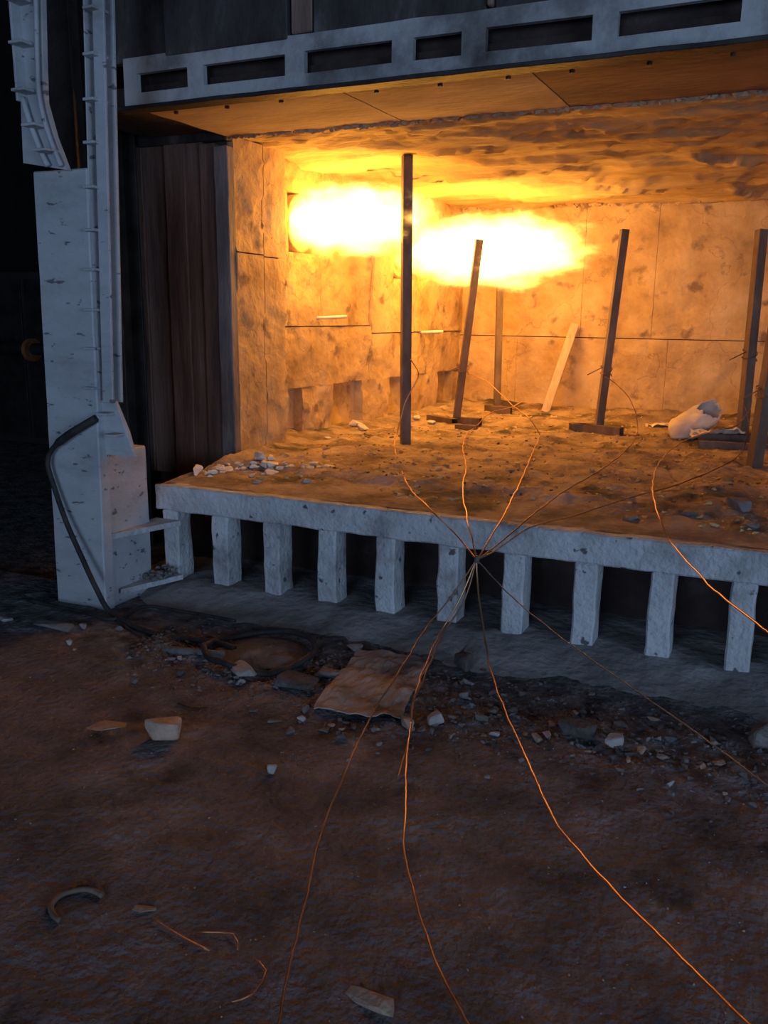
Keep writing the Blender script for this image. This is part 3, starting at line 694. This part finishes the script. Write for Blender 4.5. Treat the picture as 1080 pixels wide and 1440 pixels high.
# pale lumps on the hearth
GL = 'pale fibre lumps on the hearth'
for k, (x, y, s) in enumerate(((-3.03, 6.0, 0.09), (-2.94, 5.96, 0.10), (-2.83, 6.72, 0.07), (-2.62, 6.55, 0.06), (-3.0, 5.5, 0.05))):
    rock('fibre_lump', (x, y, hearth_z(x, y) - 0.004), (s * 1.3, s, s * 0.6), 'fibre', 'small white lump lying by the flue openings ' + ('in front of the widest one', 'in front of the widest one', 'near the leaning post', 'beside the tall post', 'close to the jamb')[k], 'lump', seed=60 + k, rot=k, group=GL)
for k in range(84):
    t = random.random()
    x = -3.07 + 0.62 * t + random.gauss(0, 0.03); y = 4.05 + 0.38 * t ** 0.6 + random.gauss(0, 0.07)
    x = max(x, -3.09); y = min(y, 4.49)
    s = random.uniform(0.025, 0.075) * (1.0 if k < 20 else 0.55)
    at = 'beside the brown sheet front' if x < -2.9 else 'below the buff jamb' if x < -2.7 else 'trailing off onto the hearth'
    sz = 'big' if s > 0.055 else 'small'
    rock('fibre_lump', (x, y, hearth_z(x, y) - 0.008), (s * 1.5, s, s * 0.7), 'fibre', '%s crumbly white lump on the platform corner %s' % (sz, at), 'lump', seed=80 + k, rot=k * 1.3, flat=random.uniform(-.4, .4), group='white lumps on the platform corner', n=12)
for k, (x, y, s) in enumerate(((-2.62, 3.98, 0.05), (-2.36, 4.07, 0.05), (-0.18, 4.35, 0.12), (-0.38, 4.2, 0.06), (-0.62, 4.05, 0.06), (-0.28, 5.0, 0.07), (-0.12, 4.1, 0.07))):
    rock('hearth_stone', (x, y, hearth_z(x, y) - 0.006), (s * 1.4, s, s * 0.6), 'stone_pale' if k < 2 else 'stone_grey', 'small pale stone on the platform, %s' % ('close below the white lump trail', 'out alone towards the knot')[k] if k < 2 else '%s grey stone on the hearth %s' % (('largest', 'small', 'small', 'lone', 'small')[k - 2], ('at the platform front below the wrapped post', 'beside the arching loose wire', 'at the platform lip under the loose wire', 'near the foot of the wrapped post', 'at the platform lip beyond the loose wire')[k - 2]), 'stone', seed=110 + k, rot=k, group='stones on the hearth')

# ---- wires
def wire(name, pts, r, mat, label, wob=0.006):
    pts = [(x, y, max(z, hearth_z(x, y) + 0.022) if y > 3.85 else z) for x, y, z in pts]
    return tag(tube(name, pts, r, mat, wob=wob, step=0.02), label, 'wire', 'thermocouple wires')
TIE = (-1.158, 3.45, 0.472)
WR = [
 ('W1', [(-2.343, 5.45, 1.201), (-2.28, 5.44, 1.11), (-2.301, 5.42, 1.031), (-2.353, 5.4, 0.921), (-2.38, 5.35, 0.757), (-2.31, 5.131, 0.63), (-1.806, 4.182, 0.62), (-1.483, 3.67, 0.63), (-1.313, 3.6, 0.53), TIE], 'copper', 'copper wire running from the tall roof-high post to the tied knot'),
 ('W2', [(-1.986, 7.3, 0.748), (-2.073, 7.25, 0.778), (-2.161, 7.2, 0.73), (-2.271, 7.0, 0.70), (-2.238, 6.517, 0.63), (-2.096, 5.911, 0.62), (-1.939, 5.407, 0.62), (-1.658, 4.681, 0.62), (-1.454, 4.063, 0.62), (-1.272, 3.65, 0.585), TIE], 'copper', 'bright copper wire from the pale post behind the flame to the knot'),
 ('W3', [(-2.40, 6.72, 1.041), (-2.192, 6.6, 0.988), (-2.046, 6.5, 0.909), (-1.881, 6.3, 0.842), (-1.674, 6.0, 0.795), (-1.60, 6.05, 0.68), (-1.564, 5.897, 0.62), (-1.358, 4.894, 0.62), (-1.198, 4.083, 0.62), (-1.147, 3.65, 0.56), TIE], 'copper', 'copper wire looping from the leaning post before the flame to the knot'),
 ('W4', [(-1.298, 6.72, 1.05), (-1.229, 6.7, 1.017), (-1.101, 6.6, 0.925), (-1.021, 6.5, 0.819), (-0.99, 6.45, 0.70), (-0.951, 5.952, 0.62), (-0.932, 5.021, 0.62), (-0.998, 4.28, 0.615), (-1.018, 3.797, 0.61), (-1.081, 3.62, 0.545), TIE], 'copper_dull', 'dull copper wire from the lone leaning post to the knot'),
 ('W5', [(-0.264, 5.6, 1.032), (-0.219, 5.55, 0.872), (-0.248, 5.75, 0.70), (-0.318, 5.536, 0.63), (-0.482, 4.841, 0.62), (-0.685, 4.295, 0.615), (-0.87, 3.891, 0.60), (-0.985, 3.66, 0.59), (-1.096, 3.55, 0.504), TIE], 'copper_dull', 'dark wire from the wire-wrapped post across the hearth to the knot'),
 ('W6', [(-0.25, 6.45, 0.90), (-0.319, 6.2, 0.803), (-0.455, 6.0, 0.78), (-0.60, 6.2, 0.70), (-0.68, 5.765, 0.66), (-0.643, 4.971, 0.68), (-0.553, 4.187, 0.70), (-0.46, 3.75, 0.68), (-0.383, 3.60, 0.60), (-0.188, 3.1, 0.591), (0.006, 2.6, 0.623), (0.169, 2.2, 0.661)], 'copper', 'loose copper wire arching off the hearth and away from the knot'),
 ('D1', [TIE, (-1.13, 3.4, 0.353), (-1.042, 3.25, 0.195), (-0.965, 3.1, 0.127), (-0.808, 2.8, 0.109), (-0.637, 2.45, 0.154), (-0.47, 2.1, 0.198), (-0.333, 1.85, 0.264), (-0.169, 1.6, 0.331), (-0.054, 1.42, 0.388), (0.062, 1.25, 0.437)], 'copper', 'shining copper wire hanging from the knot over the stones'),
 ('D2', [TIE, (-0.936, 3.25, 0.395), (-0.633, 2.95, 0.356), (-0.213, 2.5, 0.356), (0.043, 2.15, 0.387), (0.214, 1.9, 0.405)], 'grey_wire', 'thin grey wire stretched straight from the knot past the piers'),
 ('D3', [TIE, (-1.241, 3.38, 0.317), (-1.301, 3.25, 0.208), (-1.26, 2.867, 0.16), (-1.258, 2.613, 0.08), (-1.169, 2.225, 0.05), (-1.121, 2.02, 0.03), (-0.999, 1.706, 0.03), (-0.905, 1.463, 0.03), (-0.829, 1.279, 0.03)], 'copper_dull', 'dull copper wire trailing from the knot over the cardboard and dirt'),
 ('D4', [TIE, (-1.215, 3.4, 0.292), (-1.27, 3.3, 0.15), (-1.188, 2.893, 0.12), (-1.133, 2.698, 0.07), (-1.02, 2.397, 0.05), (-0.937, 2.201, 0.05), (-0.867, 2.03, 0.05), (-0.796, 1.902, 0.04), (-0.678, 1.729, 0.03), (-0.576, 1.597, 0.03), (-0.45, 1.461, 0.03)], 'copper', 'copper wire snaking from the knot beside the cardboard and on over the dirt'),
 ('D5', [TIE, (-1.192, 3.4, 0.296), (-1.255, 3.32, 0.16), (-1.18, 2.946, 0.14), (-1.158, 2.769, 0.09), (-1.09, 2.581, 0.05), (-1.03, 2.35, 0.03)], 'copper_dull', 'short dull wire running twisted beside the snaking copper wire'),
]
for n_, pts, m_, lab in WR:
    wire('thermocouple_wire', pts, 0.0036 if m_ != 'grey_wire' else 0.0024, m_, lab)
tk = []
for k in range(40):
    an = k * 0.9; tk.append((TIE[0] + 0.009 * math.cos(an), TIE[1] + 0.009 * math.sin(an), TIE[2] - 0.016 + 0.0008 * k))
tag(tube('wire_tie', tk, 0.0028, 'grey_wire', sides=5, step=0.005), 'small twist of grey wire tying the copper wires together', 'tie')
# a turn of wire round two of the posts
def ring_round(c, r, lab, tilt):
    pts = [(c[0] + r * math.cos(k * 0.5), c[1] + r * math.sin(k * 0.5), c[2] + tilt * math.sin(k * 0.5) + 0.004 * k) for k in range(22)]
    pts.append((pts[-1][0] - 0.10, pts[-1][1] - 0.05, pts[-1][2] - 0.06))
    tag(tube('binding_wire', pts, 0.004, 'copper_dull', sides=5), lab, 'wire', 'binding wires round the posts')
ring_round((-0.305, 6.69, 1.20), 0.048, 'binding wire wrapped round the dark post behind the torn tube', 0.02)
ring_round((-0.155, 5.68, 1.02), 0.052, 'binding wire wrapped round the post close to the platform edge', 0.02)
ring_round((-1.303, 6.77, 1.05), 0.043, 'binding wire wrapped round the lone leaning post', 0.015)
ring_round((-2.44, 6.76, 1.02), 0.042, 'binding wire wrapped round the leaning post before the flame', 0.015)
# ---- hose, cables, hoop on the ground
gz = ground_z
HOSE = [(-3.05, 3.245, 0.985), (-3.21, 3.225, 0.898), (-3.324, 3.225, 0.82), (-3.355, 3.215, 0.748), (-3.323, 3.215, 0.631), (-3.243, 3.20, 0.461), (-3.136, 3.18, 0.295), (-3.029, 3.16, 0.142), (-2.985, 3.19, 0.03), (-2.74, 3.094, 0.02), (-2.526, 3.064, 0.02), (-2.276, 3.079, 0.03), (-2.145, 3.058, 0.03)]
tag(tube('black_hose', HOSE, 0.013, 'rubber', sides=8, radii=lambda t: 0.021 if t < 0.13 else 0.013), 'black hose hanging down the painted column onto the dirt', 'hose')
tag(tube('ground_cable', [(-3.5, 3.17, 0.015), (-3.402, 3.161, 0.015), (-3.159, 3.159, 0.015), (-2.938, 3.12, 0.02), (-2.902, 3.205, 0.015), (-2.893, 3.355, 0.02), (-2.655, 3.365, 0.025), (-2.35, 3.357, 0.03)], 0.010, 'rubber', wob=0.006), 'dark cable lying across the foot of the painted column', 'cable')
tag(tube('ground_cable', [(-2.884, 3.133, 0.012), (-2.647, 3.025, 0.012), (-2.409, 2.985, 0.012), (-2.2, 2.99, 0.02)], 0.009, 'rubber', wob=0.006), 'dark cable lying beside the hose towards the hoop', 'cable')
C_ = Vector((-2.035, 3.09, 0)); ang0 = 0.35
pts = []
for k in range(33):
    an = 2 * math.pi * k / 32
    x = 0.245 * math.cos(an); y = 0.235 * math.sin(an)
    X = C_.x + x * math.cos(ang0) - y * math.sin(ang0); Y = C_.y + x * math.sin(ang0) + y * math.cos(ang0)
    pts.append((X, Y, gz(X, Y) + 0.026 + 0.012 * math.sin(an * 2)))
tag(tube('dark_hoop', pts, 0.014, 'rubber', sides=8), 'large dark hoop lying flat on the dirt before the piers', 'hoop')
# grey mound inside the hoop
V, F = [(C_.x, C_.y, gz(C_.x, C_.y) + 0.035)], []
for j in range(1, 9):
    for k in range(32):
        an = 2 * math.pi * k / 32; r = 0.225 * j / 8
        X = C_.x + r * math.cos(an); Y = C_.y + r * math.sin(an)
        V.append((X, Y, gz(X, Y) + 0.035 * (1 - (j / 8) ** 2) + 0.006 * fbm(X * 14, Y * 14, 2) * (j < 8) - 0.004 * (j == 8)))
for k in range(32): F.append((0, 1 + k, 1 + (k + 1) % 32))
for j in range(7):
    for k in range(32):
        a = 1 + j * 32 + k; b = 1 + j * 32 + (k + 1) % 32; F.append((a, a + 32, b + 32, b))
tag(mesh('ash_patch', V, F, 'ash', smooth=True), 'low mound of grey ash inside the dark hoop', 'ash', kind='stuff')

# ---- stones, brick, cardboard
def g(x, y, d=-0.004): return (x, y, gz(x, y) + d)
rock('broken_slab', g(-1.975, 2.86), (0.20, 0.10, 0.055), 'stone_pale', 'pale broken slab lying against the front of the hoop', 'stone', rot=-0.55, seed=5, flat=0.25)
rock('broken_slab', g(-1.71, 2.87), (0.20, 0.12, 0.05), 'stone_dark', 'dark broken slab between the hoop and the cardboard', 'stone', rot=0.25, seed=9)
rock('broken_slab', g(-1.66, 3.02), (0.16, 0.09, 0.04), 'stone_grey', 'thin grey slab piece behind the dark broken slab', 'stone', rot=0.6, seed=12)
rock('broken_slab', g(-3.12, 2.96), (0.23, 0.12, 0.035), 'stone_grey', 'flat grey slab lying before the foot of the column', 'stone', rot=0.25, seed=14)
rock('broken_slab', g(-2.98, 3.0), (0.06, 0.045, 0.035), 'stone_pale', 'small pale chip at the end of the flat grey slab', 'stone', rot=0.1, seed=15)
rock('fire_brick', g(-1.92, 2.28), (0.135, 0.115, 0.085), 'brick_buff', 'buff broken fire brick standing alone on the reddish dirt', 'brick', rot=0.35, seed=21, n=26)
rock('blue_stone', g(-1.447, 2.25), (0.04, 0.035, 0.035), 'stone_pale', 'small bluish stone alone on the dirt past the fire brick', 'stone', rot=0.3, seed=23)
rock('flat_shard', g(-2.17, 2.27), (0.15, 0.08, 0.012), 'stone_tan', 'thin flat tan shard beside the fire brick', 'shard', rot=0.5, seed=25)
rock('broken_slab', g(-1.18, 3.38), (0.14, 0.10, 0.08), 'stone_dark', 'dark angular stone resting against the footing behind the cardboard', 'stone', rot=-0.5, seed=27, flat=0.4)
rock('broken_slab', g(-0.59, 2.93), (0.18, 0.08, 0.06), 'stone_dark', 'dark wedge-shaped stone beside a pale chip below the piers', 'stone', rot=-0.25, seed=29, flat=0.3)
rock('broken_slab', g(-0.45, 2.92), (0.09, 0.07, 0.05), 'stone_pale', 'pale chip beside the dark wedge-shaped stone below the piers', 'stone', rot=0.5, seed=31)
rock('broken_slab', g(0.04, 3.20), (0.16, 0.12, 0.09), 'stone_grey', 'grey block under the straight grey wire by the end pier', 'stone', rot=0.3, seed=33)
rock('rubble_stone', g(-1.09, 2.83), (0.09, 0.07, 0.05), 'stone_pale', 'pale rounded stone at the lower corner of the cardboard', 'stone', rot=0.2, seed=35)
rock('rubble_stone', g(-1.165, 2.74), (0.06, 0.055, 0.06), 'stone_tan', 'tan stone at the lower corner of the cardboard', 'stone', rot=0.2, seed=37)
rock('flat_shard', g(-0.72, 1.50), (0.15, 0.05, 0.02), 'stone_tan', 'long thin tan shard lying in the dark dirt away from the piers', 'shard', rot=0.1, seed=39)
rock('rubble_stone', g(-1.68, 3.33), (0.08, 0.06, 0.03), 'stone_pale', 'pale chip on the dirt behind the cardboard and hoop', 'stone', rot=0.7, seed=41)
rock('rubble_stone', g(-3.40, 2.92), (0.09, 0.05, 0.025), 'stone_pale', 'pale flat chip on the greenish dirt left of the flat slab', 'stone', rot=0.4, seed=43)
tag(tube('pipe_offcut', [(-2.42, 2.92, 0.025), (-2.14, 2.97, 0.03)], 0.018, 'stone_grey', sides=10, step=0.4), 'short grey pipe lying on the dirt beside the hoop', 'pipe')
cb = sheet('cardboard_sheet', -1.43, 3.03, 0.34, 0.60, 0.19, 'cardboard', gz, 0.006, 0.022, 3, th=0.005, ragged=0.07)
tag(cb, 'flattened brown cardboard sheet lying on the rubble before the piers', 'cardboard')
# countable rubble along the footing
rnd = random.Random(11)
GR = 'broken stones along the platform footing'
for k in range(120):
    t = rnd.random()
    x = rnd.uniform(-1.75, 0.25) if t < 0.8 else rnd.uniform(-2.9, -1.75)
    y = rnd.gauss(2.95, 0.16)
    if -1.68 < x < -1.16 and 2.74 < y < 3.4: y = rnd.uniform(2.55, 2.72)
    s = rnd.uniform(0.016, 0.046)
    kind_ = rnd.choice(['grey', 'grey', 'dark', 'dark', 'tan', 'pale'])
    size_ = 'tiny' if s < 0.026 else 'small' if s < 0.037 else 'chunky'
    at = ('by the hoop and hose' if x < -1.72 else 'at the edge of the cardboard' if x < -1.1 else 'between the cardboard and the dark wedge stone' if x < -0.7 else 'around the dark wedge stone' if x < -0.3 else 'near the end pier')
    rock('rubble_stone', g(x, y), (s * rnd.uniform(1, 1.6), s, s * rnd.uniform(0.5, 0.9)), 'stone_' + kind_,
         '%s %s broken stone %s' % (size_, kind_, at), 'stone', rot=rnd.uniform(0, 3), seed=200 + k, group=GR, n=10)
def gravel(name, n, xr, yf, zf, smin, smax, mat, label, seed, sub=0.3):
    rnd = random.Random(seed); bm = bmesh.new()
    for k in range(n):
        x = rnd.uniform(*xr); y = yf(rnd); s = rnd.uniform(smin, smax)
        hull(bm, (x, y, zf(x, y) - s * sub), (s * 1.3, s, s * 0.8), rnd, 7, rnd.uniform(0, 3))
    return tag(bm_obj(name, bm, mat), label, 'gravel', kind='stuff')
gravel('gravel', 1500, (-2.6, 0.6), lambda r: r.gauss(3.02, 0.17), gz, 0.006, 0.026, 'stone_grey', 'fine grey grit along the platform footing', 1)
gravel('gravel', 1100, (-2.6, 0.6), lambda r: r.gauss(3.02, 0.17), gz, 0.008, 0.030, 'stone_dark', 'dark crumbled grit along the platform footing', 7)
gravel('gravel', 500, (-3.2, 0.4), lambda r: r.uniform(1.2, 3.0), gz, 0.003, 0.008, 'stone_pale', 'tiny pale chips scattered over the reddish dirt', 2)
gravel('gravel', 1800, (-2.95, 1.5), lambda r: r.uniform(4.0, 8.0), hearth_z, 0.010, 0.040, 'refractory', 'crumbled refractory grit over the hearth', 3)
gravel('gravel', 500, (-3.0, 1.5), lambda r: r.uniform(4.1, 6.4), hearth_z, 0.008, 0.026, 'stone_dark', 'dark cinders over the front of the hearth', 4)
rnd = random.Random(5); bm = bmesh.new()
for k in range(90):
    s = rnd.uniform(0.012, 0.035); hull(bm, (rnd.uniform(-3.07, -2.97), rnd.uniform(3.55, 3.71), 0.085 + rnd.random() ** 2 * 0.03), (s * 1.3, s, s * 0.8), rnd, 8, rnd.uniform(0, 3))
tag(bm_obj('gravel', bm, 'stone_grey'), 'grit heaped on the lower step plate', 'gravel', kind='stuff')

# ---- scraps on the dark dirt near the camera
pts = []
for k in range(14):
    an = math.radians(70 + k * 15); x = -1.53 + 0.075 * math.cos(an); y = 1.46 + 0.06 * math.sin(an); pts.append((x, y, gz(x, y) + 0.006))
tag(tube('bent_strip', pts, 0.008, 'post_steel', sides=5), 'rusty C-shaped bent strip on the dark dirt', 'scrap')
for k, (p, lab) in enumerate((([(-1.33, 1.50), (-1.22, 1.48), (-1.13, 1.47)], 'thin straight wire scrap beside the bent strip'), ([(-1.20, 1.51), (-1.11, 1.54), (-1.07, 1.50)], 'thin wire scrap curling at its end on the dark dirt'), ([(-1.02, 1.49), (-0.97, 1.47), (-0.96, 1.40), (-0.99, 1.36)], 'thin hooked wire scrap on the dark dirt'))):
    tag(tube('wire_scrap', [(x, y, gz(x, y) + 0.006) for x, y in p], 0.0020, 'copper', sides=5), lab, 'wire', 'wire scraps on the dirt')
rock('flat_shard', g(-1.37, 1.52), (0.07, 0.035, 0.014), 'stone_tan', 'small tan shard inside the wire scraps by the bent strip', 'shard', rot=0.2, seed=51)
pts = [(-2.05, 2.53), (-1.98, 2.52), (-1.92, 2.55)]
tag(tube('twig_scrap', [(x, y, gz(x, y) + 0.005) for x, y in pts], 0.003, 'dark_steel', sides=5), 'thin dark twig of wire on the reddish dirt behind the fire brick', 'scrap')

# ---- dark hall left of the column
def cabinet(name, lo, hi, label, cat):
    r = tag(empty(name, ((lo[0] + hi[0]) / 2, (lo[1] + hi[1]) / 2, 0)), label, cat)
    rbox('body', lo, hi, 'hall_wall_dark', r, bevel=0.01)
    h = (hi[2] - lo[2]) / 2; w = hi[0] - lo[0]
    for k in range(2):
        d = rbox('door', (lo[0] + 0.03 + k * w / 2, lo[1] - 0.02, lo[2] + 0.08), (lo[0] + (k + 1) * w / 2 - 0.03, lo[1], hi[2] - 0.08), 'dark_steel', r, bevel=0.004)
        rbox('handle', (lo[0] + w / 2 - 0.07 + k * 0.11, lo[1] - 0.05, lo[2] + h), (lo[0] + w / 2 - 0.04 + k * 0.11, lo[1] - 0.015, lo[2] + h + 0.14), 'dark_steel', d, bevel=0.003)
cabinet('steel_cabinet', (-8.6, 7.4, -0.02), (-7.2, 8.0, 1.9), 'dark steel cabinet standing in the gloom behind the column', 'cabinet')
pr = tag(empty('pipe_run', (-7.6, 6.9, 0)), 'dark pipe with a rusty orange flange in the gloom behind the column', 'pipe')
tube('pipe', [(-8.4, 6.9, 0.0), (-8.4, 6.9, 1.0), (-8.3, 6.9, 1.08), (-6.6, 6.9, 1.08), (-6.5, 6.9, 1.0), (-6.5, 6.9, 0.0)], 0.06, 'dark_steel', pr, sides=12)
bm = bmesh.new(); bmesh.ops.create_cone(bm, cap_ends=True, segments=20, radius1=0.12, radius2=0.12, depth=0.05, matrix=Matrix.Translation((-7.3, 6.9, 1.08)) @ Matrix.Rotation(math.pi / 2, 4, 'Y'))
bm_obj('flange', bm, 'rust_orange', pr)
